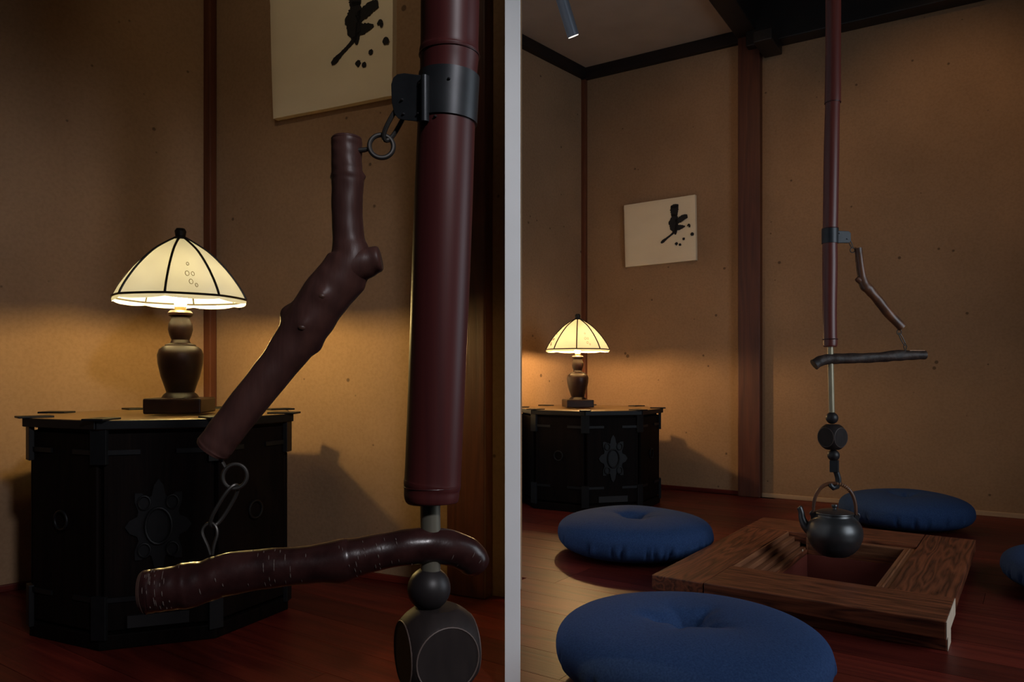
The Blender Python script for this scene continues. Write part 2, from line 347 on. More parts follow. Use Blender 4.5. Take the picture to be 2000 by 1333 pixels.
# pillar and corner post
def post(name, c, wx, wy, z1, rz, m, label):
    o = MB().box((0, 0, z1 / 2), (wx, wy, z1)).build(name, m, smooth=0, bevel=.004)
    o.location = (c.x, c.y, 0); o.rotation_euler = (0, 0, rz); return structure(o, label)
rzW = math.atan2(U2.y, U2.x)
pc = W((PL0 + PL1) / 2, .018)
post('trim_3', pc, (PL1 - PL0), .06, 3.1, rzW, M['pillar'], 'square red-brown wooden pillar set in the wall behind the hearth')
cc = COR + (inS + inR).normalized() * .014
post('trim_4', cc, .030, .030, CEIL - .02, rzW, M['cornertrim'], 'slim reddish corner post behind the small lamp, right view')
lc = LC + Vector((-.02, -1)).normalized() * .02
post('trim_5', lc, .034, .03, CEIL, math.atan2(LA.y, LA.x), M['cornertrim'], 'slim brown corner post behind the larger lamp, left view')
tl = LEND - .108
pl = LW(tl, .018)
post('trim_6', pl, .125, .06, CEIL, math.atan2(LA.y, LA.x), M['pillar'], 'dark brown pillar behind the thick bamboo pole')
strip('baseboard_center', LC + LA * .05, LW(tl - .062), 0, .02, .012, M['floor'], (-.438, -.899))
strip('baseboard_left', LC + LB * .05, LC + LB * 2.5, 0, .02, .012, M['floor'], (.714, -.70))
# sooty beams over the hearth
def beam(name, a, b, wd, z0, z1, m, label=None):
    a = Vector(a); b = Vector(b); L = (b - a).length; rz = math.atan2((b - a).y, (b - a).x); c = (a + b) / 2
    o = MB().box((0, 0, 0), (L, wd, z1 - z0)).build(name, m, smooth=0, bevel=.006)
    o.location = (c.x, c.y, (z0 + z1) / 2); o.rotation_euler = (0, 0, rz); return structure(o, label)
beam('trim_7', B1(-.12, .055), B1(2.2, .055), .11, 2.40, 2.60, M['beam'], 'black ceiling beam running from the pillar towards the viewer')
beam('trim_8', W(PL1 - .06, .05), W(S1, .05), .10, 2.325, 2.75, M['beam'], 'black beam along the wall top above the bamboo pole')
beam('trim_9', W(PL1 + .06, .02), W(PL1 + .06, .24), .09, 2.275, 2.335, M['beam'], 'black beam end jutting from the pillar top')
for i, s in enumerate((.72, .98, 1.26, 1.56, 1.88, 2.2)):
    beam('trim_%d' % (10 + i), W(s, .06), W(s, 2.3), .075, 2.56, 2.66, M['beam'] if i % 2 else M['rafter'])
beam('trim_16', W(.35, .62), W(S1, .62), .09, 2.66, 2.76, M['beam']); beam('trim_17', W(.35, 1.2), W(S1, 1.2), .09, 2.66, 2.76, M['beam'])
beam('trim_18', W(.42, 1.62), W(S1, 1.62), .09, 2.46, 2.56, M['beam'])

# --- floor: subfloor with the hearth hole, real planks running parallel to the back wall
HA = Vector((.3906, 2.109)); HU = Vector((.822, -.5695)); HV = Vector((.5695, .822))
def H(u, v): return HA + HU * u + HV * v
HW, HL = .715, 1.05
h0, h1, k0, k1 = .165, .565, .24, .83     # hole in u / v
def quad(u0, u1, v0, v1, z0, z1, mb): return mb.prism([H(u0, v0), H(u1, v0), H(u1, v1), H(u0, v1)], z0, z1)
fl = MB()
quad(-4, 4, -3.2, k0, -.06, -.012, fl); quad(-4, 4, k1, 4.0, -.06, -.012, fl); quad(-4, h0, k0, k1, -.06, -.012, fl); quad(h1, 4, k0, k1, -.06, -.012, fl)
floor = fl.build('floor', M['subfloor'], smooth=0); structure(floor, 'glossy red-brown wooden plank floor')
PWD = .124; rzH = math.atan2(HU.y, HU.x)
def in_rooms(p):
    if p.y < .75 or abs(p.x) > p.y * .85 + .5: return False
    if p.x > .016:
        if (p - W(0)).dot(V2) > .02: return False
        if (p - COR).dot(inS) < -.02 and p.x < .5: return False
        if (p - wr0).dot(U2) > .02: return False
    else:
        if (p - LC).dot(Vector((.438, .899))) > .02 or (p - LC).dot(Vector((.714, -.70))) < -.02: return False
    return True
npl = 0
v = -2.6
while v < 3.0:
    u = -3.4 + random.random() * .9
    while u < 3.2:
        L = random.choice((.9, 1.2, 1.5, 1.82)); u1 = u + L
        segs = [(u, u1)]
        if v + PWD > k0 - .02 and v < k1 + .02:
            segs = [(a, b) for a, b in ((u, min(u1, h0 - .02)), (max(u, h1 + .02), u1)) if b - a > .05]
        for a, b in segs:
            ks = [a + (b - a) * t for t in (0, .2, .4, .6, .8, 1)]
            # clip to what lies in the rooms: trim plank to sample run
            ok = [in_rooms(H(x, v + PWD / 2)) for x in ks]
            if not any(ok): continue
            q0 = ks[max(0, ok.index(True) - 1)]; q1 = ks[min(5, 5 - ok[::-1].index(True) + 1)]
            o = MB().box((0, 0, 0), (q1 - q0 - .0012, PWD - .0014, .012)).build('floor_plank', M['floor'], None, smooth=0)
            c = H((q0 + q1) / 2, v + PWD / 2)
            o.location = (c.x, c.y, -.006); o.rotation_euler = (0, 0, rzH); o.parent = floor; npl += 1
        u = u1
    v += PWD
print('planks', npl)

# ================================================================== RIGHT VIEW: HEARTH
hearth = empty('sunken_hearth', (H(HW / 2, HL / 2).x, H(HW / 2, HL / 2).y, 0), rzH)
tag(hearth, 'low hearth frame of four wide dark boards around a red-lined pit', 'hearth')
TOP, TH = .074, .040
WL, WF, WB_, WR = .150, .228, .222, .150
def hpart(name, u0, u1, v0, v1, z0, z1, m, along, parent=hearth, bevel=.0022):
    L, Wd = (u1 - u0, v1 - v0) if along == 'u' else (v1 - v0, u1 - u0)
    me = MB().box((0, 0, 0), (L, Wd, z1 - z0)).build(name, m, None, smooth=0, bevel=bevel)
    c = ((u0 + u1) / 2 - HW / 2, (v0 + v1) / 2 - HL / 2, (z0 + z1) / 2)
    me.parent = parent; me.location = c; me.rotation_euler = (0, 0, 0 if along == 'u' else math.pi / 2)
    if parent is not hearth:
        me.location = Vector(c) - parent.location; 
        if abs(parent.rotation_euler.z) > .1:
            me.location = Matrix.Rotation(-parent.rotation_euler.z, 3, 'Z') @ (Vector(c) - parent.location); me.rotation_euler = (0, 0, me.rotation_euler.z - parent.rotation_euler.z)
    return me
g = .0026
bl = hpart('board', 0, WL - g, 0, HL - WB_ - g, TOP - TH, TOP, M['board'], 'v')
bf = hpart('board', WL, HW, 0, WF - g, TOP - TH, TOP + .001, M['board'], 'u')
br = hpart('board', HW - WR, HW, WF, HL, TOP - TH, TOP - .001, M['board'], 'v')
bb = hpart('board', 0, HW - WR - g, HL - WB_, HL, TOP - TH, TOP - .0005, M['board'], 'u')
r1 = hpart('base_rail', .0, HW, .028, .10, 0, TOP - TH, M['board'], 'u'); hpart('base_rail', .03, .10, .10, HL - .10, 0, TOP - TH, M['board'], 'v')
hpart('base_rail', HW - .10, HW - .03, .10, HL - .10, 0, TOP - TH, M['board'], 'v'); hpart('base_rail', .03, HW - .03, HL - .10, HL - .03, 0, TOP - TH, M['board'], 'u')
e1 = hpart('end_grain', HW, HW + .002, .001, WF - g - .001, TOP - TH, TOP, M['endgrain'], 'v', bf, .0004); tag(e1, 'pale unstained end grain')
e2 = hpart('end_grain', HW, HW + .002, .029, .10, .0005, TOP - TH, M['endgrain'], 'v', r1, .0004); tag(e2, 'pale unstained end grain')
# mouldings: stepped on the left, flat ledges on the other sides
oa, ob, oc, od = .225, .528, .262, .806     # clear opening
hpart('moulding', WL, WL + .007, WF, HL - WB_, .02, TOP - .001, M['boardlite'], 'v')
for k in range(3):
    hpart('moulding', WL + .007 + k * .021, WL + .007 + (k + 1) * .021 - .001, WF, HL - WB_, .0, TOP - .016 - k * .015, M['boardlite'], 'v')
hpart('moulding', WL + .07, HW - WR, WF, oc, .02, TOP - .010, M['boardlite'], 'u'); hpart('moulding', WL + .07, HW - WR, od, HL - WB_, .02, TOP - .010, M['boardlite'], 'u')
hpart('moulding', ob, HW - WR, oc, od, .02, TOP - .009, M['boardlite'], 'v'); hpart('moulding', ob + .014, ob + .020, oc, od, .02, TOP - .006, M['boardlite'], 'v')
for a in ((oa - .012, oa, oc - .012, od + .012, 'v'), (ob, ob + .012, oc - .012, od + .012, 'v'), (oa, ob, oc - .012, oc, 'u'), (oa, ob, od, od + .012, 'u')):
    hpart('inner_board', a[0], a[1], a[2], a[3], .006, TOP - .013 if a[4] == 'u' else .022, M['board'], a[4])
for a in ((oa - .006, oa, oc, od, 'v'), (ob, ob + .006, oc, od, 'v'), (oa, ob, oc - .006, oc, 'u'), (oa, ob, od, od + .006, 'u')):
    hpart('pit_wall', a[0], a[1], a[2], a[3], -.30, .006, M['pit'], a[4], bevel=.0008)
hpart('pit_bottom', oa, ob, oc, od, -.31, -.30, M['pit'], 'u')
pg = MB().lathe([(0, .0), (.004, 0), (.0045, .002), (0, .003)], 12).build('peg', M['endgrain'], None)
pg.parent = hearth; pg.rotation_euler = (0, math.pi / 2, 0); pg.location = (WL + .07 - HW / 2, od - .05 - HL / 2, .028)

# ================================================================== CUSHIONS
def cushion(loc, r, h, rz, label, seed, tilt=(0, 0)):
    rnd = random.Random(seed)
    NA, prof = 220, []
    for i in range(46):
        t = i / 45; a = -math.pi / 2 + math.pi * t          # bottom centre -> top centre
        ca, sa = math.cos(a), math.sin(a)
        prof.append((math.copysign(abs(ca) ** .62, ca), math.copysign(abs(sa) ** .80, sa)))
    pk = sorted(rnd.random() * 2 * math.pi for _ in range(34)); pa = [.3 + .7 * rnd.random() for _ in pk]; ps = [rnd.uniform(-.05, .05) for _ in pk]
    tk = [rnd.random() * 2 * math.pi for _ in range(7)]; ta = [.4 + .6 * rnd.random() for _ in tk]
    vs = []
    for i in range(NA):
        th = 2 * math.pi * i / NA
        wob = 1 + .010 * math.sin(2 * th + seed) + .007 * math.sin(5 * th + 2 * seed)
        for x, zz in prof:
            R = r * x * wob; z = h / 2 + zz * h / 2
            # seam puckers low on the side
            d = 0
            for q, am, sl in zip(pk, pa, ps):
                da = (th - q - sl * zz + math.pi) % (2 * math.pi) - math.pi
                d += am * math.exp(-(da / .018) ** 2) - .35 * am * math.exp(-((da - .05) / .03) ** 2)
            wgt = max(0, 1 - abs(zz + .28) / .48) * min(1, x * 1.6)
            R -= d * .016 * wgt
            # dimple with radial folds
            rr = R / r
            if zz > 0:
                fo = 0
                for q, am in zip(tk, ta):
                    da = (th - q + math.pi) % (2 * math.pi) - math.pi
                    fo += am * math.exp(-(da / .22) ** 2)
                z -= h * (.24 * math.exp(-(rr / .075) ** 2) + .11 * math.exp(-(rr / .30) ** 2)) + h * .075 * fo * math.exp(-((rr - .15) / .13) ** 2)
                z -= h * .03 * math.sin(th * 3 + seed) * rr * (1 - rr) * 2
            vs.append((R * math.cos(th), R * math.sin(th), max(z, 0) if zz < 0 else z))
    k = len(prof); fs = [(i * k + j, ((i + 1) % NA) * k + j, ((i + 1) % NA) * k + j + 1, i * k + j + 1) for i in range(NA) for j in range(k - 1)]
    root = empty('round_cushion', loc, rz)
    tag(root, label, 'cushion', 'navy floor cushions around the hearth')
    mb = MB(); mb.add(vs, fs); o = mb.build('cover', M['navy'], None, smooth=3.0); o.parent = root
    zc = h * (1 - .36)
    t = MB(); pts = spline([(-.030, -.006, zc + .004), (-.010, .004, zc + .004), (.006, -.004, zc + .010), (.024, .008, zc + .012), (.034, .004, zc + .008)], 6)
    t.tube(pts, .0022, 8); t.tube([(.0, -.012, zc + .004), (.002, 0, zc + .008), (.0, .014, zc + .006)], .0022, 8)
    t = t.build('tuft', M['navy'], None); t.parent = root
    return root
cushion((.434, 2.68, 0), .270, .148, 1.0, 'dark blue round cushion on the floor left of the hearth', 3)
cushion((.366, 1.56, 0), .279, .138, .4, 'large blue round cushion in the foreground, nearest the viewer', 5)
cushion((1.655, 3.18, 0), .255, .140, 2.0, 'dark blue round cushion behind the hearth, partly hidden by the kettle', 8)
cushion((1.715, 2.15, 0), .275, .125, 2.6, 'dark cushion cut off by the right edge of the picture', 11)

# ================================================================== CHESTS
def chest(c, a, h, rz, label, detail=True):
    """octagonal chest: a = apothem; local -Y is the front face"""
    root = empty('octagonal_chest', (c[0], c[1], 0), rz); tag(root, label, 'chest')
    R = a / math.cos(math.pi / 8)
    def octo(r, off=math.pi / 8): return [(r * math.cos(off + i * math.pi / 4), r * math.sin(off + i * math.pi / 4)) for i in range(8)]
    def pt(o): o.parent = root; return o
    pt(MB().prism(octo(R - .022), .012, h - .016).build('body', M['chest'], None, smooth=0))
    pt(MB().prism(octo(R - .004), 0, .035).build('plinth', M['chest'], None, smooth=0, bevel=.003))
    pt(MB().prism(octo(R + .006), h - .022, h).build('top', M['chesttop'], None, smooth=0, bevel=.002))
    side = 2 * a * math.tan(math.pi / 8)
    for i in range(8):
        th = i * math.pi / 4
        o = MB().box((0, 0, 0), (.014, side - .022, h - .075)).build('side_panel', M['chest'], None, smooth=0, bevel=.003); pt(o)
        o.location = ((a - .012) * math.cos(th), (a - .012) * math.sin(th), .035 + (h - .075) / 2 + .008); o.rotation_euler = (0, 0, th)
        e = MB().box((0, 0, 0), (.006, side + .004, .020)).build('edge_band', M['fitting'], None, smooth=0, bevel=.0015); pt(e)
        e.location = ((a + .0075) * math.cos(th), (a + .0075) * math.sin(th), h - .011); e.rotation_euler = (0, 0, th)
        tv = th + math.pi / 8
        b = MB()
        b.box((R * math.cos(tv) * .955, R * math.sin(tv) * .955, h + .002), (.075, .05, .005), tv)
        pt(b.build('corner_plate', M['fitting'], None, smooth=0, bevel=.0012))
        pt(MB().box((R * math.cos(tv) * .982, R * math.sin(tv) * .982, h - .05), (.012, .038, .105), tv).build('corner_bracket', M['fitting'], None, smooth=0, bevel=.0012))
        pt(MB().box((R * math.cos(tv) * .982, R * math.sin(tv) * .982, .075), (.012, .034, .10), tv).build('corner_bracket', M['fitting'], None, smooth=0, bevel=.0012))
    # iron fittings on the three faces towards the room
    for th in (-math.pi / 2, -math.pi / 4, -3 * math.pi / 4):
        B = Matrix.Rotation(th, 4, 'Z')
        def put(mb, name, m=M['fitting']):
            o = mb.build(name, m, None); o.parent = root; o.rotation_euler = (0, 0, th); return o
        for zz in (h - .075, .115):
            for y in (-side * .30, side * .30):
                put(MB().box((a - .003, y, zz), (.006, .075, .011)), 'strap')
        if th == -math.pi / 2:
            mb = MB(); n = 40
            pts = []
            for i in range(n):
                q = 2 * math.pi * i / n; rr = .058 * (1 + .22 * math.cos(8 * q)); pts.append((rr * math.cos(q), rr * math.sin(q) * 1.55))
            vs = [(a - .006, x, h * .53 + y) for x, y in pts] + [(a + .001, x, h * .53 + y) for x, y in pts]
            mb.add(vs, [tuple(range(n, 2 * n))] + [(i, (i + 1) % n, n + (i + 1) % n, n + i) for i in range(n)])
            lp = put(mb, 'lock_plate')
            k = MB(); k.tube(torus_pts((a + .004, 0, h * .53), .028, .042, (0, 1, 0), (0, 0, 1), 20), .0035, 8, closed=True)
            for sg in (-1, 1):
                for zz in (-.055, .055): k.tube(torus_pts((a + .003, sg * .030, h * .53 + zz), .013, .016, (0, 1, 0), (0, 0, 1), 14), .0025, 6, closed=True)
            put(k, 'handle')
            put(MB().box((a - .002, 0, .062), (.008, side * .52, .028)), 'slot', M['ink'])
        else:
            k = MB(); k.tube(torus_pts((a + .002, 0, h * .55), .022, .022, (0, 1, 0), (0, 0, 1), 20), .003, 8, closed=True)
            put(k, 'ring_pull')
    return root
chest((.3867, 3.80), .330, .470, math.radians(14), 'black octagonal chest with iron fittings in the far corner, right view')
chest((-.930, 2.05), .305, .529, math.radians(20), 'black octagonal chest behind the big forked branch, left view')

# ================================================================== LAMPS
def lamp(loc, s, glass, bulb, label, rz=0.0, frontcame=0.0):
    root = empty('table_lamp', loc, rz); tag(root, label, 'lamp')
    def pt(o): o.parent = root; return o
    S = lambda pr: [(r * s, z * s) for r, z in pr]
    pt(MB().box((0, 0, .019 * s), (.136 * s, .136 * s, .038 * s), math.pi / 4 * .15).build('foot', M['lampwood'], None, smooth=0, bevel=.004 * s))
    pt(MB().lathe(S([(0, .038), (.045, .038), (.040, .046), (.033, .052), (.036, .062), (.046, .092), (.053, .125), (.0545, .146), (.050, .160), (.040, .168), (0, .168)]), 32).build('urn', M['lampwood'], None))
    pt(MB().lathe(S([(0, .166), (.038, .166), (.036, .172), (.024, .176), (.021, .184), (.026, .196), (.0295, .210), (.028, .224), (.022, .236), (.022, .241), (.029, .246), (.030, .252), (.024, .258), (0, .258)]), 32).build('neck', M['lampwood'], None))
    pt(MB().lathe(S([(0, .256), (.014, .256), (.014, .268), (0, .268)]), 24).build('socket', M['socket'], None))
    rim = .288
    bo = pt(MB().lathe([(r * s, (z + rim) * s) for r, z in [(0, -.024), (.007, -.024), (.012, -.018), (.0165, -.006), (.0165, .004), (.012, .013), (.006, .017), (0, .0175)]], 24).build('bulb', bulb, None))
    # shade: eight curved milk-glass panels between lead cames
    N = 8; prof = []
    prof = [(r * .157, z * .152) for r, z in spline([(.09, 1.0), (.27, .89), (.47, .74), (.70, .49), (.87, .25), (.96, .09), (1.0, 0.0)], 3)]
    Rr = prof[-1][0]
    for k in range(N):
        a0 = 2 * math.pi * k / N + frontcame; a1 = a0 + 2 * math.pi / N
        mb = MB(); vs = []; J = 8
        for r, z in prof:
            for j in range(J + 1):
                a = a0 + (a1 - a0) * j / J; q = (j / J - .5) * 2
                chord = math.cos(math.pi / N) / math.cos((j / J - .5) * 2 * math.pi / N)
                rr = r * (.62 * 1 + .38 * chord) * s
                vs.append((rr * math.cos(a), rr * math.sin(a), (rim + z) * s))
        mb.add(vs, [(i * (J + 1) + j, i * (J + 1) + j + 1, (i + 1) * (J + 1) + j + 1, (i + 1) * (J + 1) + j) for i in range(len(prof) - 1) for j in range(J)])
        pt(mb.build('glass_panel', glass, None, smooth=3))
        vs = []
        for r, z in ((Rr, 0), (Rr + .002, -.006), (Rr + .001, -.0125)):
            for j in range(J + 1):
                a = a0 + (a1 - a0) * j / J; chord = math.cos(math.pi / N) / math.cos((j / J - .5) * 2 * math.pi / N)
                zz = z * (1 - .35 * abs((j / J - .5) * 2) ** 3)
                rr = r * (.62 + .38 * chord) * s; vs.append((rr * math.cos(a), rr * math.sin(a), (rim + zz) * s))
        mb = MB(); mb.add(vs, [(i * (J + 1) + j, i * (J + 1) + j + 1, (i + 1) * (J + 1) + j + 1, (i + 1) * (J + 1) + j) for i in range(2) for j in range(J)])
        pt(mb.build('skirt_glass', glass, None, smooth=3))
        pt(MB().tube([((r + .0008) * s * math.cos(a0), (r + .0008) * s * math.sin(a0), (rim + z + .0008) * s) for r, z in prof], .0029 * s, 8).build('came', M['came'], None))
        if k % 2 == 0:
            sp = MB(); am = a0 + .42 * (a1 - a0)
            for q, (ia, da_, rr_) in enumerate(((11, 0, .0075), (11, .10, .006), (13, .05, .007), (9, .03, .005), (14, .13, .005))):
                r, z = prof[ia]; a = am + da_; c_ = Vector((r * .982 * s * math.cos(a), r * .982 * s * math.sin(a), (rim + z + .001) * s))
                r2, z2 = prof[ia + 1]; tg = Vector(((r2 - r) * math.cos(a), (r2 - r) * math.sin(a), z2 - z)).normalized()
                sp.tube(torus_pts(c_, rr_ * s, rr_ * .6 * s, tg, (-math.sin(a), math.cos(a), 0), 12), .0007 * s, 5, closed=True)
            pt(sp.build('painted_sprig', M['sprig'], None))
    ring = []
    for i in range(64):
        a = 2 * math.pi * i / 64 + frontcame; j = (i % 8) / 8; chord = math.cos(math.pi / N) / math.cos((j - .5) * 2 * math.pi / N); rr = Rr * (.62 + .38 * chord) * s + .001
        ring.append((rr * math.cos(a), rr * math.sin(a), rim * s))
    pt(MB().tube(ring, .0028 * s, 8, closed=True).build('rim_came', M['came'], None))
    pt(MB().lathe(S([(.0, rim + .148), (.017, rim + .145), (.018, rim + .154), (.012, rim + .158), (.014, rim + .171), (.010, rim + .178), (0, rim + .180)]), 20).build('finial', M['came'], None))
    return root
lamp((.329, 3.78, .4745), 1.0, M['glassR'], M['bulbR'], 'small lit lamp with ribbed cream glass shade on the far chest, right view', frontcame=-math.pi / 2 - .12)
lamp((-.872, 1.985, .5335), 1.04, M['glassL'], M['bulbL'], 'larger lit cream glass lamp behind the forked branch, left view', frontcame=-math.pi / 2 + .2)

# ================================================================== INK PICTURES
def picture(name, tl, tr, bl_, br_, nrm, depth, label):
    """canvas box with four front corners (3-D), thickness along nrm away from the viewer"""
    tl, tr, bl_, br_ = map(Vector, (tl, tr, bl_, br_)); nrm = Vector(nrm).normalized()
    c0 = bl_ + nrm * depth
    root = empty(name, (bl_ + br_) / 2); tag(root, label, 'picture')
    NX, NY = 26, 20; vs = []; fs = []
    def pos(x, y): return (bl_ * (1 - x) + br_ * x) * (1 - y) + (tl * (1 - x) + tr * x) * y
    for j in range(NY + 1):
        for i in range(NX + 1):
            x, y = i / NX, j / NY
            ex = min(x, 1 - x); ey = min(y, 1 - y)
            cr = .0016 * math.sin(60 * (x - y)) * math.exp(-((x - y) ** 2) * 60) * math.exp(-min(ex, ey) * 8) + .0016 * math.sin(55 * (x + y)) * math.exp(-((x + y - 1) ** 2) * 60) * math.exp(-min(ex, ey) * 8)
            sag = .0012 * math.sin(9 * x + 4 * y)
            edge = .004 if min(ex, ey) < 1e-6 else 0
            vs.append(pos(x, y) - nrm * (cr + sag) + nrm * edge)
    fs = [(j * (NX + 1) + i, j * (NX + 1) + i + 1, (j + 1) * (NX + 1) + i + 1, (j + 1) * (NX + 1) + i) for j in range(NY) for i in range(NX)]
    n = len(vs)
    per = [(0, i) for i in range(NX + 1)] + [(j, NX) for j in range(1, NY + 1)] + [(NY, i) for i in range(NX - 1, -1, -1)] + [(j, 0) for j in range(NY - 1, 0, -1)]
    idx = [j * (NX + 1) + i for j, i in per]
    for k in idx: vs.append(vs[k] + nrm * depth)
    m = len(idx)
    fs += [(idx[k], idx[(k + 1) % m], n + (k + 1) % m, n + k) for k in range(m)] + [tuple(n + k for k in range(m))]
    mb = MB(); mb.add(vs, fs); mb.build('canvas', M['canvas'], root, smooth=.5)
    def ink(pts, nm='ink_stroke'):
        mb = MB(); k = len(pts)
        a = [pos(x, y) - nrm * .0035 for x, y in pts]; b = [p + nrm * .001 for p in a]
        cx = sum(p[0] for p in pts) / k; cy = sum(p[1] for p in pts) / k
        mb.add(a + b + [pos(cx, cy) - nrm * .0035], [(i, (i + 1) % k, 2 * k) for i in range(k)] + [(i, (i + 1) % k, k + (i + 1) % k, k + i) for i in range(k)])
        mb.build(nm, M['ink'], root, smooth=0)
    def rough(path, wd, seed):
        rn = random.Random(seed); sp = spline([(*p, w_) for p, w_ in zip(path, wd)], 7); L = []; Rr = []
        for i, (x, y, w_) in enumerate(sp):
            x2, y2, _ = sp[min(i + 1, len(sp) - 1)]; x1, y1, _ = sp[max(i - 1, 0)]
            dx, dy = x2 - x1, (y2 - y1) * .8; l = math.hypot(dx, dy) or 1; nx, ny = -dy / l, dx / l
            w1 = w_ * rn.uniform(.86, 1.12); w2 = w_ * rn.uniform(.86, 1.12)
            L.append((x + nx * w1, y + ny * w1 / .8)); Rr.append((x - nx * w2, y - ny * w2 / .8))
        # strokes are strips: emit as quads to stay valid when concave
        mb = MB(); a = [pos(*p) - nrm * .0035 for p in L]; b = [pos(*p) - nrm * .0035 for p in Rr]; k = len(a)
        vs = a + b + [p + nrm * .0012 for p in a] + [p + nrm * .0012 for p in b]
        fs = []
        for i in range(k - 1):
            fs += [(i, i + 1, k + i + 1, k + i), (i, 2 * k + i, 2 * k + i + 1, i + 1), (k + i, k + i + 1, 3 * k + i + 1, 3 * k + i)]
        fs += [(0, k, 3 * k, 2 * k), (k - 1, 2 * k - 1, 4 * k - 1, 3 * k - 1)]
        mb.add(vs, fs); mb.build('ink_stroke', M['ink'], root, smooth=0)
    # strokes follow the picture: head block, trunk, right arm, short arm, long tail, splashes (x right, y up, 0..1)
    rough([(.675, .860), (.725, .868), (.78, .870)], [.012, .022, .012], 1)
    rough([(.725, .868), (.722, .81), (.722, .76), (.72, .71)], [.050, .056, .050, .036], 2)
    rough([(.73, .74), (.722, .68), (.706, .62), (.708, .56), (.72, .51), (.728, .47), (.735, .42)], [.034, .046, .060, .056, .046, .030, .006], 3)
    rough([(.735, .605), (.79, .64), (.85, .672), (.90, .682)], [.030, .036, .034, .020], 4)
    rough([(.725, .53), (.78, .525), (.82, .53), (.865, .532)], [.042, .034, .024, .006], 5)
    rough([(.73, .475), (.67, .425), (.61, .38), (.555, .338), (.528, .320)], [.018, .012, .013, .019, .010], 6)
    rough([(.895, .53), (.915, .548), (.935, .525)], [.005, .014, .006], 7)
    def blot(x, y, r, seed):
        rn = random.Random(seed); ink([(x + r * rn.uniform(.82, 1.15) * math.cos(q * math.pi / 8), y + r * 1.2 * rn.uniform(.82, 1.15) * math.sin(q * math.pi / 8)) for q in range(16)], 'ink_splash')
    for q, (x, y, r) in enumerate([(.960, .399, .023), (.844, .341, .018), (.744, .279, .021), (.792, .259, .018), (.925, .52, .012)]): blot(x, y, r, q)
    return root
OFF = .028
def wp(px, py):
    p = W(s_at(px, OFF), OFF); return Vector((p.x, p.y, CH + (HZ - py) / F * p.y))
picture('ink_picture', wp(1218, 401), wp(1357, 380), wp(1221, 522), wp(1359, 508), (V2.x, V2.y, 0), .024, 'cream canvas with black ink splash strokes on the wall beside the pillar, right view')
def lwp(px, z, off=.026):
    k = (px - 1000) / F; q = LC + Vector((-.438, -.899)) * off
    t = (k * q.y - q.x) / (LA.x - k * LA.y); p = q + LA * t; return Vector((p.x, p.y, z))
a0 = lwp(530, 0); zb = CH + (HZ - 232) / F * a0.y; HP = .42
picture('ink_picture', lwp(525, zb + HP), lwp(766, zb + HP), lwp(532, zb), lwp(764, zb), (.438, .899, 0), .022, 'cream canvas with black ink strokes cut by the top edge, left view')

# ================================================================== POTHOOKS
def chain_link(mb, a, b, wd, r, side):
    a = Vector(a); b = Vector(b); ax = (b - a).normalized(); sd = Vector(side); sd = (sd - ax * ax.dot(sd)).normalized(); h = (b - a).length / 2
    c = (a + b) / 2; pts = []
    for i in range(28):
        q = 2 * math.pi * i / 28; x = math.cos(q); y = math.sin(q)
        pts.append(c + ax * (math.copysign(abs(x) ** .75, x) * h) + sd * (math.copysign(abs(y) ** .9, y) * wd))
    mb.tube(pts, r, 8, closed=True); return mb
def bumps(mb, lst):
    out = []
    for v_ in mb.v:
        p = Vector(v_)
        for c, R, hgt, dr in lst:
            d = (p - c).length
            if d < R * 2.5: p = p + dr * (hgt * math.exp(-(d / R) ** 2))
        out.append(tuple(p))
    mb.v = out; return mb
def jitter_tube(pts, rads, seg, amp, seed):
    mb = MB(); mb.tube(pts, rads, seg); rn = random.Random(seed); n = len(pts)
    ph = [rn.uniform(0, 6.28) for _ in range(6)]
    vs = []
    for i, v_ in enumerate(mb.v):
        k = min(i // seg, n - 1); a = 2 * math.pi * (i % seg) / seg; p = Vector(pts[k])
        f = 1 + amp * (math.sin(2 * a + ph[0] + k * .21) * .6 + math.sin(3 * a + ph[1] - k * .33) * .4 + math.sin(k * .9 + ph[2]) * .4 + math.sin(5 * a + k * .8 + ph[3]) * .25)
        vs.append(tuple(p + (Vector(v_) - p) * f))
    mb.v = vs; return mb
def sphere(c, r, seg=28, sq=1.0): return MB().lathe([(r * math.cos(-math.pi / 2 + math.pi * i / 20), sq * r * math.sin(-math.pi / 2 + math.pi * i / 20)) for i in range(21)], seg, c)
def block_mesh(c, a, R, rz, sub=26, az=None):
    """sphere cut by a cube: six round flat faces"""
    vs = []; idx = {}; fs = []
    az = az or a; Rm = Matrix.Rotation(rz, 3, 'Z')
    def vid(p):
        p = p.normalized() * R
        q = Vector((max(-a, min(a, p.x)), max(-a, min(a, p.y)), max(-az, min(az, p.z))))
        key = tuple(round(x, 6) for x in p)
        if key not in idx: idx[key] = len(vs); vs.append(Vector(c) + Rm @ q)
        return idx[key]
    for ax in range(3):
        for sg in (-1, 1):
            for i in range(sub):
                for j in range(sub):
                    cs = []
                    for di, dj in ((0, 0), (1, 0), (1, 1), (0, 1)):
                        t = [math.tan((2 * (i + di) / sub - 1) * math.pi / 4), math.tan((2 * (j + dj) / sub - 1) * math.pi / 4)]; p = [0, 0, 0]; p[ax] = sg; p[(ax + 1) % 3] = t[0]; p[(ax + 2) % 3] = t[1]
                        cs.append(vid(Vector(p)))
                    fs.append(tuple(cs))
    mb = MB(); mb.add(vs, fs); return mb
def disc_ring(c, a, R, rz, k, r):
    rad = math.sqrt(R * R - a * a) - r * .5; Rm = Matrix.Rotation(rz + k * math.pi / 2, 3, 'Z')
    n = Rm @ Vector((a, 0, 0)); return MB().tube(torus_pts(Vector(c) + n, rad, rad, Rm @ Vector((0, 1, 0)), (0, 0, 1), 40), r, 6, closed=True)

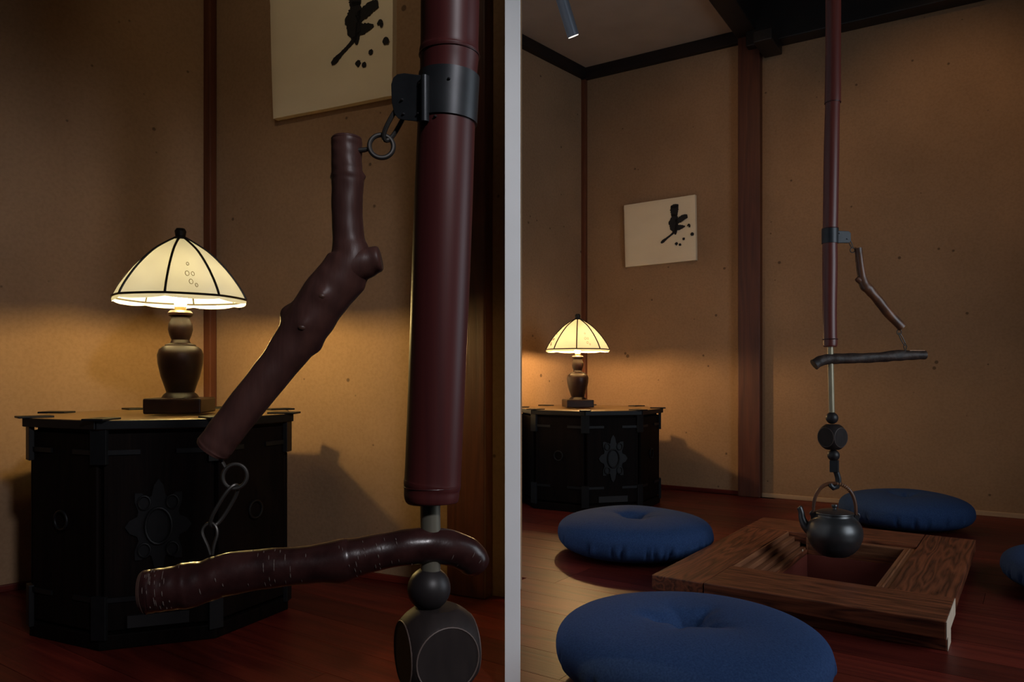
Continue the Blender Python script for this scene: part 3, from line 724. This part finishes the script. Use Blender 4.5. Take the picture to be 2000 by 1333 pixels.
# ---------------- right pothook, above the hearth
D = 2.33; MPP = D / F
def q_(px, py, dy=0.0): return P(px, py, D + dy)
hookR = empty('pothook', (q_(1622, 676).x, D, .25)); tag(hookR, 'bamboo pothook with crooked wooden lever hanging over the hearth, right view', 'pothook')
ztop = 2.60
path = [(*q_(1628, HZ - (ztop - CH) / MPP), 14.5), (*q_(1627.5, 20), 14.2), (*q_(1627, 120), 14.3), (*q_(1626.5, 196), 15.0), (*q_(1626, 204), 13.6), (*q_(1624, 300), 14.2), (*q_(1622, 430), 14.0), (*q_(1621, 462), 13.6), (*q_(1621, 520), 14.0), (*q_(1620.5, 600), 13.2), (*q_(1621, 655), 12.9), (*q_(1621.5, 664), 13.3), (*q_(1621.5, 675), 13.0), (*q_(1621.5, 678), 11.5)]
sp = spline(path, 6)
MB().tube([p[:3] for p in sp], [p[3] * MPP for p in sp], 28).build('bamboo_tube', M['bambooR'], hookR)
for yy, rr, xx in ((201, 14.6, 1626.3), (447, 14.5, 1621.6), (663, 13.6, 1621.4)):
    c = q_(xx, yy); MB().tube(torus_pts(c, rr * MPP, rr * MPP, (1, 0, 0), (0, 1, 0), 28), .0016, 8, closed=True).build('bamboo_node', M['bamboo2'], hookR)
c = q_(1621.3, 462)
MB().lathe([(14.0 * MPP, -14 * MPP), (15.6 * MPP, -14 * MPP), (15.6 * MPP, 14 * MPP), (14.0 * MPP, 14 * MPP)], 32, c).build('clamp_band', M['blackiron'], hookR)
def plate(mb, pts, th, nrm):
    nrm = Vector(nrm).normalized() * th / 2; k = len(pts); vs = [Vector(p) - nrm for p in pts] + [Vector(p) + nrm for p in pts]
    return mb.add(vs, [tuple(range(k - 1, -1, -1)), tuple(range(k, 2 * k))] + [(i, (i + 1) % k, k + (i + 1) % k, k + i) for i in range(k)])
fl_pts = [q_(1634, 451, -.012), q_(1657, 452, -.012), q_(1661, 456, -.012), q_(1661, 472, -.012), q_(1657, 475, -.012), q_(1634, 475, -.012)]
mb = plate(MB(), fl_pts, .007, (0, 1, 0)); mb.build('clamp_flap', M['blackiron'], hookR, smooth=0, bevel=.001)
for (x, y) in ((1640, 456), (1655, 467)):
    MB().lathe([(0, -.002), (.0025, -.001), (.003, .001), (0, .002)], 10, q_(x, y, -.0165)).build('rivet', M['rivet'], hookR)
chain_link(MB(), q_(1656, 464, -.012), q_(1665, 484, -.012), 2.6 * MPP, .0016, (1, .25, 0)).build('chain_link', M['wire'], hookR)
mb = MB().tube(torus_pts(q_(1665, 489, -.012), 4.6 * MPP, 4.6 * MPP, (1, 0, 0), (0, 0, 1), 18), .0016, 8, closed=True); mb.tube([q_(1669, 489, -.012), q_(1676, 491, -.012)], .0014, 8); mb.build('screw_eye', M['wire'], hookR)
bp = [(1676.5, 485, 7.0), (1679, 510, 7.6), (1683.5, 540, 8.0), (1688, 556, 9.6), (1699, 568, 9.6), (1715, 587, 8.8), (1735, 612, 8.6), (1762, 640, 8.2)]
sp = spline([(*q_(x, y, -.012), r * MPP) for x, y, r in bp], 8)
mb = jitter_tube([p[:3] for p in sp], [p[3] for p in sp], 18, .05, 4)
mb.tube([q_(1684, 552, -.012), q_(1675.5, 546, -.014), q_(1673, 544, -.014)], [6.5 * MPP, 5.6 * MPP, 4.4 * MPP], 12)
bumps(mb, [(q_(1700, 563, -.02), 5 * MPP, 3.2 * MPP, Vector((.6, -.4, .6))), (q_(1691, 566, -.02), 5 * MPP, 2 * MPP, Vector((-.6, -.6, -.3)))])
mb.build('forked_branch', M['branchR'], hookR, smooth=1.0)
sphere(q_(1697, 565, -.0225), .005, 14, .8).build('knot', M['knot'], hookR)
mb = MB().tube(torus_pts(q_(1756, 649, -.012), 4.2 * MPP, 5 * MPP, (1, 0, 0), (0, 0, 1), 18), .0015, 8, closed=True); mb.build('screw_eye', M['wire'], hookR)
chain_link(MB(), q_(1756, 651, -.012), q_(1768, 675, -.012), 2.8 * MPP, .0015, (1, .3, 0)).build('chain_link', M['wire'], hookR)
mb = MB(); mb.tube([q_(1768, 686, -.012), q_(1764.5, 677, -.012), q_(1768, 671, -.012), q_(1771, 677, -.012), q_(1768.5, 686, -.012)], .0014, 8); mb.build('wire_loop', M['wire'], hookR)
lp = [(1590, 713, 11.0), (1602, 706, 10.6), (1618, 702, 9.6), (1640, 701, 10.2), (1680, 700, 10.2), (1720, 698, 9.6), (1752, 695, 10.2), (1780, 694, 9.4), (1807, 694, 8.8)]
sp = spline([(*q_(x, y, -.004), r * MPP) for x, y, r in lp], 8)
mb = jitter_tube([p[:3] for p in sp], [p[3] for p in sp], 18, .07, 9); lev = mb.build('lever', M['bark'], hookR, smooth=1.0)
MB().box(q_(1790, 685.2, -.004), (30 * MPP, .011, .002)).build('whittled_face', M['cutlite'], hookR, smooth=0, bevel=.0006)
MB().tube([q_(1621.5, 665), q_(1622.5, 720), q_(1624.5, 806)], 5.6 * MPP, 20).build('rod', M['rod'], hookR)
sphere(q_(1625, 817), 11.6 * MPP).build('ball', M['ball'], hookR)
bc = q_(1626, 854); ba, bR = 19.8 * MPP, 27.4 * MPP; brz = math.radians(-62)
block_mesh(bc, ba, bR, brz, az=24.5 * MPP).build('block', M['disc'], hookR, smooth=.35)
for k in range(4): disc_ring(bc, ba, bR, brz, k, .0006).build('edge_highlight_ring', M['discline'], hookR)
sphere(q_(1628, 890), 11.4 * MPP).build('ball', M['ball'], hookR)
mb = MB(); mb.box(q_(1629.5, 911), (16 * MPP, 15 * MPP, 23 * MPP), -.5); mb.build('hook_shank', M['blackiron'], hookR, smooth=0, bevel=.0015)
mb = MB(); mb.tube([q_(*p) for p in ((1631, 918), (1634, 924), (1637, 934), (1637.5, 943), (1634, 951), (1627.5, 953.5), (1622.5, 949), (1622, 945))], [.0085, .0085, .009, .009, .009, .0085, .0075, .005], 10, flat=(0, 1, 0)); mb.build('hook', M['blackiron'], hookR)

# ---------------- kettle hanging on the hook
kc = q_(1630, 1045); kx, ky = kc.x, kc.y
kz = lambda py: CH + (HZ - py) * MPP
kettle = empty('iron_kettle', (kx, ky, kz(1086))); tag(kettle, 'black cast-iron kettle with bail handle hanging over the hearth pit', 'kettle')
R0 = 51.5 * MPP
bodyp = [(0, kz(1086)), (.030, kz(1086)), (.044, kz(1083)), (.066, kz(1070)), (.078, kz(1054)), (R0, kz(1043)), (.0795, kz(1031)), (.072, kz(1020)), (.060, kz(1011.5)), (.0545, kz(1008)), (.0535, kz(1004)), (.051, kz(1004)), (.050, kz(1010)), (0, kz(1010))]
sp = spline(bodyp[1:10], 5); sp = [bodyp[0]] + sp + bodyp[10:]
MB().lathe([(r, z) for r, z in sp], 56, (kx, ky, 0)).build('body', M['iron'], kettle, smooth=.9)
lid = MB().lathe([(0, kz(1004)), (.0545, kz(1004)), (.0565, kz(1002.5)), (.0555, kz(1001)), (.046, kz(998.5)), (.030, kz(996)), (.012, kz(994.5)), (0, kz(994.3))], 48, (kx, ky, 0)).build('lid', M['iron'], kettle, smooth=.7)
MB().lathe([(0, kz(996)), (.006, kz(995)), (.0055, kz(992.5)), (.009, kz(991)), (.0100, kz(988.5)), (.0085, kz(986)), (0, kz(985.5))], 24, (kx, ky, 0)).build('knob', M['iron'], lid, smooth=.9)
hd = Vector((math.cos(-.42), math.sin(-.42), 0))           # plane of the bail
sd = -hd
spt = spline([(kx + sd.x * .070, ky + sd.y * .070, kz(1040), .017), (kx + sd.x * .085, ky + sd.y * .085, kz(1030), .0145), (kx + sd.x * .093, ky + sd.y * .093, kz(1018), .0112), (kx + sd.x * .096, ky + sd.y * .096, kz(1006), .0092), (kx + sd.x * .101, ky + sd.y * .101, kz(997), .0088), (kx + sd.x * .103, ky + sd.y * .103, kz(995), .0068)], 6)
MB().tube([p[:3] for p in spt], [p[3] for p in spt], 18).build('spout', M['iron'], kettle, smooth=.9)
hh = Vector((math.cos(-.30), math.sin(-.30), 0)); hr = 38.5 * MPP
for sg in (-1, 1):
    b = Vector((kx, ky, 0)) + hh * (sg * hr * 1.03)
    mb = MB(); mb.box((b.x, b.y, kz(1012)), (.012, .009, .024), -.30); mb.tube(torus_pts((b.x, b.y, kz(1006)), .0075, .0075, hh, (0, 0, 1), 16), .0026, 8, closed=True)
    mb.build('lug', M['iron'], kettle, smooth=.6)
bail = []
for i in range(33):
    a = math.pi * i / 32; x = -math.cos(a); y = math.sin(a)
    bail.append(Vector((kx, ky, kz(1004))) + hh * (math.copysign(abs(x) ** .85, x) * hr) + Vector((0, 0, (kz(945) - kz(1004)) * abs(y) ** .8)))
MB().tube(bail, [.0048 + .0012 * math.sin(math.pi * i / 32) for i in range(33)], 12).build('bail_handle', M['branchR'], kettle)
wr = MB()
for i in range(17, 24):
    t = (bail[i + 1] - bail[i - 1]).normalized(); n1 = t.orthogonal().normalized(); n2 = t.cross(n1)
    wr.tube(torus_pts(bail[i], .0063, .0063, n1, n2, 14), .0011, 6, closed=True)
wr.build('handle_wrap', M['cutlite'], kettle)

# ---------------- left pothook, close to the viewer
D2 = .65; MP2 = D2 / F
def l_(px, py, dy=0.0): return P(px, py, D2 + dy)
hookL = empty('pothook', (l_(845, 985).x, D2, .30)); tag(hookL, 'thick dark red bamboo pothook with iron clamp and crooked lever, close-up at left', 'pothook')
topy = HZ - (2.45 - CH) / MP2
path = [(*l_(884, topy), 58), (*l_(882, -900), 58), (*l_(881, -200), 58), (*l_(879, 20), 57), (*l_(878, 90), 56.5), (*l_(877.5, 104), 58.5), (*l_(877.5, 113), 57.5), (*l_(876, 150), 55.5), (*l_(872, 240), 56), (*l_(866, 400), 57), (*l_(859, 600), 56.5), (*l_(852, 780), 55.5), (*l_(846, 920), 55), (*l_(844.5, 945), 55.8), (*l_(843.5, 957), 54), (*l_(843, 970), 53.5), (*l_(842.5, 979), 51), (*l_(842.5, 982), 44)]
sp = spline(path, 7)
MB().tube([p[:3] for p in sp], [p[3] * MP2 for p in sp], 48).build('bamboo_tube', M['bamboo'], hookL)
for yy, rr, xx in ((110, 58.3, 877.5), (950, 54.4, 844)):
    MB().tube(torus_pts(l_(xx, yy), rr * MP2, rr * MP2, (1, 0, 0), (0, 1, 0), 40), .0007, 8, closed=True).build('bamboo_node', M['bamboo2'], hookL)
c = l_(875, 194); ax = (l_(872, 240) - l_(877, 148)).normalized()
mb = MB(); mb.lathe([(55 * MP2, -46 * MP2), (59.5 * MP2, -46 * MP2), (59.5 * MP2, 45 * MP2), (55 * MP2, 45 * MP2)], 48)
qr = Vector((0, 0, -1)).rotation_difference(ax); mb.v = [tuple(Vector(c) + qr @ Vector(v_)) for v_ in mb.v]
mb.build('clamp_band', M['blackiron'], hookL, smooth=.5)
# flap of two plates: rises from the band front and turns to the left
fz = -.030
prof = [(842, 4), (834, -.5), (826, 0), (800, 0), (770, 0)]
vs = []; rows = [(143, 152), (147, 233)]
def flap_pt(x, y, dz): return l_(x, y, dz)
outl = [(838, 147), (822, 147), (790, 143), (776, 145), (768, 152), (764, 165), (765, 200), (770, 222), (778, 232), (790, 235), (822, 238), (838, 238)]
dep = lambda x: -.0235 + .0235 * (838 - x) / 74 * .55
k = len(outl)
for off, nm in ((0, 'clamp_flap'), (.005, 'clamp_flap')):
    vs = [flap_pt(x, y, dep(x) + off) for x, y in outl] + [flap_pt(x, y, dep(x) + off + .0022) for x, y in outl]
    MB().add(vs, [tuple(range(k - 1, -1, -1)), tuple(range(k, 2 * k))] + [(i, (i + 1) % k, k + (i + 1) % k, k + i) for i in range(k)]).build(nm, M['blackiron'], hookL, smooth=0, bevel=.0005)
MB().tube([l_(829, 148, -.0245), l_(829, 192, -.0252), l_(829, 237, -.0245)], .0030, 14).build('clamp_fold', M['blackiron'], hookL)
for x, y, d in ((877, 153, -.0268), (850, 227, -.0245), (820, 163, -.0215), (785, 195, -.0150), (788, 223, -.0150), (817, 222, -.0210)):
    MB().lathe([(0, -.0010), (.0011, -.0007), (.0015, 0), (.0011, .0007), (0, .0010)], 12, l_(x, y, d)).build('rivet', M['rivet'], hookL)
chain_link(MB(), l_(790, 205, -.006), l_(752, 274, -.004), 11 * MP2, .0020, (1, .45, .5)).build('chain_link', M['wire'], hookL)
mb = MB().tube(torus_pts(l_(745, 286, -.004), 23 * MP2, 23 * MP2, (1, .15, 0), (0, .1, 1), 32), .0021, 10, closed=True); mb.tube([l_(724, 290, -.004), l_(712, 293, -.004), l_(700, 294, -.004)], [.0017, .0021, .0024], 10); mb.build('screw_eye', M['wire'], hookL)
bp = [(677, 268, 27, .0), (677, 271, 29, .0), (677, 276, 29.5, .0), (677, 295, 29.5, 0), (677.5, 325, 30, 0), (679, 346, 31.3, 0), (679, 367, 30.3, 0), (678, 420, 30, 0), (681, 470, 32, 0), (684, 505, 41, 0), (664, 545, 46, 0), (636, 580, 47, -.001), (606, 625, 46, -.002), (582, 662, 42, -.003), (548, 708, 37, -.005), (505, 762, 36, -.008), (450, 832, 34.5, -.011), (424, 866, 33.4, -.0127), (416, 876, 33, -.013), (413, 880, 31, -.013)]
sp = spline([(*l_(x, y, d), r * MP2) for x, y, r, d in bp], 8)
mb = jitter_tube([p[:3] for p in sp], [p[3] for p in sp], 40, .022, 12)
st = spline([(*l_(686, 520, -.002), 38 * MP2), (*l_(708, 513, -.003), 31 * MP2), (*l_(724, 509, -.003), 26 * MP2), (*l_(738, 506, -.003), 25 * MP2), (*l_(743, 505, -.003), 22 * MP2)], 5)
mb.tube([p[:3] for p in st], [p[3] for p in st], 28)
L3 = Vector((-.8, 0, .6)); R3 = Vector((.75, -.2, -.55))
bumps(mb, [(l_(556, 606, 0), 17 * MP2, 15 * MP2, L3), (l_(545, 618, 0), 15 * MP2, 9 * MP2, L3), (l_(705, 560, 0), 12 * MP2, 6 * MP2, R3), (l_(612, 674, 0), 13 * MP2, 13 * MP2, R3), (l_(722, 530, 0), 16 * MP2, 8 * MP2, R3),
           (l_(592, 636, -.024), 14 * MP2, 8 * MP2, Vector((-.1, -1, 0))), (l_(628, 578, -.024), 14 * MP2, 8 * MP2, Vector((0, -1, .1))),
           (l_(648, 346, 0), 6 * MP2, 3 * MP2, Vector((-1, 0, 0))), (l_(712, 346, 0), 6 * MP2, 4 * MP2, Vector((1, 0, 0)))])
mb.build('forked_branch', M['branch'], hookL, smooth=1.2)
for x, y, r in ((590, 640, 11), (629, 579, 11)):
    sphere(l_(x, y, -.0212), r * .8 * MP2, 16, .8).build('knot', M['knot'], hookL)
mb = MB(); mb.tube(torus_pts(l_(459, 931, -.012), 22 * MP2, 23 * MP2, (1, .2, 0), (0, .1, 1), 32), .0017, 10, closed=True); mb.tube([l_(440, 913, -.012), l_(428, 893, -.012)], .0017, 8); mb.build('screw_eye', M['wire'], hookL)
chain_link(MB(), l_(462, 948, -.012), l_(414, 1028, -.016), 12 * MP2, .0016, (1, .9, .2)).build('chain_link', M['wire'], hookL)
lo = spline([l_(411, 1084, -.020)[:], l_(405, 1066, -.020)[:], l_(395, 1042, -.019)[:], l_(400, 1028, -.018)[:], l_(412, 1022, -.017)[:], l_(422, 1030, -.018)[:], l_(424, 1045, -.019)[:], l_(418, 1066, -.020)[:], l_(415, 1084, -.020)[:]], 5)
MB().tube(lo, .0013, 8).build('wire_loop', M['wire'], hookL)
lp = [(284, 1157, 39, -.052), (288, 1156.5, 42, -.0517), (294, 1156, 42, -.051), (312, 1153, 42, -.0495), (340, 1149, 41.5, -.047), (366, 1144, 44, -.044), (400, 1136, 41, -.041), (440, 1124, 41, -.037), (520, 1111, 38, -.031), (600, 1104, 36.5, -.025), (672, 1094, 41, -.018), (700, 1088, 37, -.016), (760, 1075, 34, -.010), (812, 1067, 35.5, -.004), (860, 1067, 35, .004), (905, 1080, 33, .012), (926, 1096, 31, .018), (936, 1106, 24, .021)]
sp = spline([(*l_(x, y, d), r * (D2 + d) / F) for x, y, r, d in lp], 8)
mb = jitter_tube([p[:3] for p in sp], [p[3] for p in sp], 40, .020, 23)
bumps(mb, [(l_(440, 1080, -.045), 16 * MP2, 6 * MP2, Vector((0, 0, 1))), (l_(660, 1128, -.02), 20 * MP2, 6 * MP2, Vector((0, 0, -1))), (l_(366, 1170, -.055), 16 * MP2, 6 * MP2, Vector((0, -.3, -1)))])
lever = mb.build('lever', M['cherry'], hookL, smooth=1.2)
tcut = (Vector(sp[3][:3]) - Vector(sp[0][:3])).normalized(); c0 = Vector(sp[0][:3]) - tcut * .0012
e = MB(); e.lathe([(0, -.0015), (.0155, -.0015), (.0172, .001), (0, .001)], 32); qq = Vector((0, 0, 1)).rotation_difference(tcut); e.v = [tuple(c0 + qq @ Vector(v_)) for v_ in e.v]; e.build('cut_end', M['cutend'], hookL)
# lenticels on the cherry bark: short pale raised dashes across the grain
rn = random.Random(31); ln = MB()
def surf_pt(i, ang, lift):
    p = Vector(sp[i][:3]); t = (Vector(sp[min(i + 1, len(sp) - 1)][:3]) - Vector(sp[max(i - 1, 0)][:3])).normalized()
    up = Vector((0, 0, 1)); up = (up - t * t.dot(up)).normalized(); fw = Vector((0, -1, 0)); fw = (fw - t * t.dot(fw)); fw = (fw - up * up.dot(fw)).normalized()
    return p + (up * math.sin(ang) + fw * math.cos(ang)) * (sp[i][3] * 1.005 + lift)
for q in range(95):
    i = rn.choice([rn.randint(6, len(sp) - 10), min(len(sp) - 5, max(2, int(rn.gauss(66, 3)))), max(4, int(rn.gauss(24, 3))), min(len(sp) - 5, int(rn.gauss(92, 4)))]); a = rn.uniform(-1.1, 1.3); da = rn.uniform(.12, .34)
    ln.tube([surf_pt(i, a, 0), surf_pt(i, a + da / 2, .0002), surf_pt(i, a + da, 0)], [.0002, rn.uniform(.0003, .0006), .0002], 6)
o = ln.build('lenticels', M['lenticel'], hookL); o['kind'] = 'stuff'
MB().tube([l_(840, 970), l_(841, 1040), l_(841, 1118)], 19.5 * MP2, 28).build('rod', M['rodL'], hookL)
sphere(l_(838, 1150), 42 * MP2, 40).build('ball', M['ball'], hookL)
bc = l_(853, 1268); ba, bR = 68 * MP2, 92 * MP2; brz = math.radians(-90 + 24)
block_mesh(bc, ba, bR, brz, 34, az=82 * MP2).build('block', M['disc'], hookL, smooth=.35)
for k in range(4): disc_ring(bc, ba, bR, brz, k, .0007).build('edge_highlight_ring', M['discline'], hookL)
sphere(l_(853, 1385), 42 * MP2, 40).build('ball', M['ball'], hookL)
mb = MB(); mb.box(l_(853, 1455), (.022, .02, .030), .4); mb.build('hook_shank', M['blackiron'], hookL, smooth=0, bevel=.0015)
mb = MB(); mb.tube([l_(*p) for p in ((853, 1480), (862, 1500), (870, 1535), (860, 1570), (838, 1575), (826, 1556))], [.0065, .0065, .007, .007, .006, .004], 10, flat=(0, 1, 0)); mb.build('hook', M['blackiron'], hookL)

# ================================================================== SPOTLIGHTS (fixtures with their own light, some of them added as fill)
def spot(loc, aim, energy, col, size, blend, mount_z, label, lens_r=.022, body=.15, srad=.02):
    loc = Vector(loc); d = (Vector(aim) - loc).normalized(); root = empty('ceiling_spotlight', loc); tag(root, label, 'spotlight', 'ceiling spotlights')
    b = MB().tube([loc - d * .001, loc - d * body], lens_r * 1.08, 24); b.build('barrel', M['tin'], root, smooth=.6)
    l = MB().tube([loc - d * .0008, loc + d * .0012], lens_r * .95, 24); l.build('lens', M['lens'], root, smooth=.6)
    top = loc - d * body * .8; MB().tube([top, Vector((top.x, top.y, mount_z))], .006, 12).build('stem', M['tin'], root)
    MB().lathe([(0, -.02), (.035, -.02), (.035, 0), (0, 0)], 24, (top.x, top.y, mount_z)).build('canopy', M['tin'], root, smooth=.6)
    light('spot_beam', 'SPOT', loc + d * .012, loc + d, energy, col, spot_size=math.radians(size), spot_blend=blend, shadow_soft_size=srad)
    return root
spot(P(1120, 71, 3.0), P(1120, 71, 3.0) + Vector((.34, .30, -.89)), 9, (1.0, .70, .42), 78, .8, CEIL, 'slim grey ceiling spotlight with a glowing tip, upper left of right view')
spot((1.55, 2.45, 2.52), (1.98, 3.45, 1.50), 15, (1.0, .60, .30), 75, 1.0, 3.1, 'grey spotlight above the hearth washing the far wall, out of view')
spot((1.0, -1.0, 1.92), (-.14, .65, .95), 105, (.97, .95, 1.0), 46, .6, CEIL, 'added grey fill spotlight, unseen behind the viewer, lighting the near pothook', srad=.10)  # added fill without a known source, brightens the near pothook and partition end
spot((.78, 2.65, 2.30), (1.05, 4.05, 1.55), 9.5, (1.0, .57, .27), 70, 1.0, CEIL, 'grey spotlight above the left cushion lighting the ink picture, out of view')
spot((-.62, 1.15, 2.30), (-.62, 2.42, 1.75), 9, (1.0, .80, .55), 70, 1.0, CEIL, 'added grey fill spotlight above the close-up pothook lighting the cut-off ink picture, out of view')  # added lamp, unseen, lifts the left walls in place of stray daylight
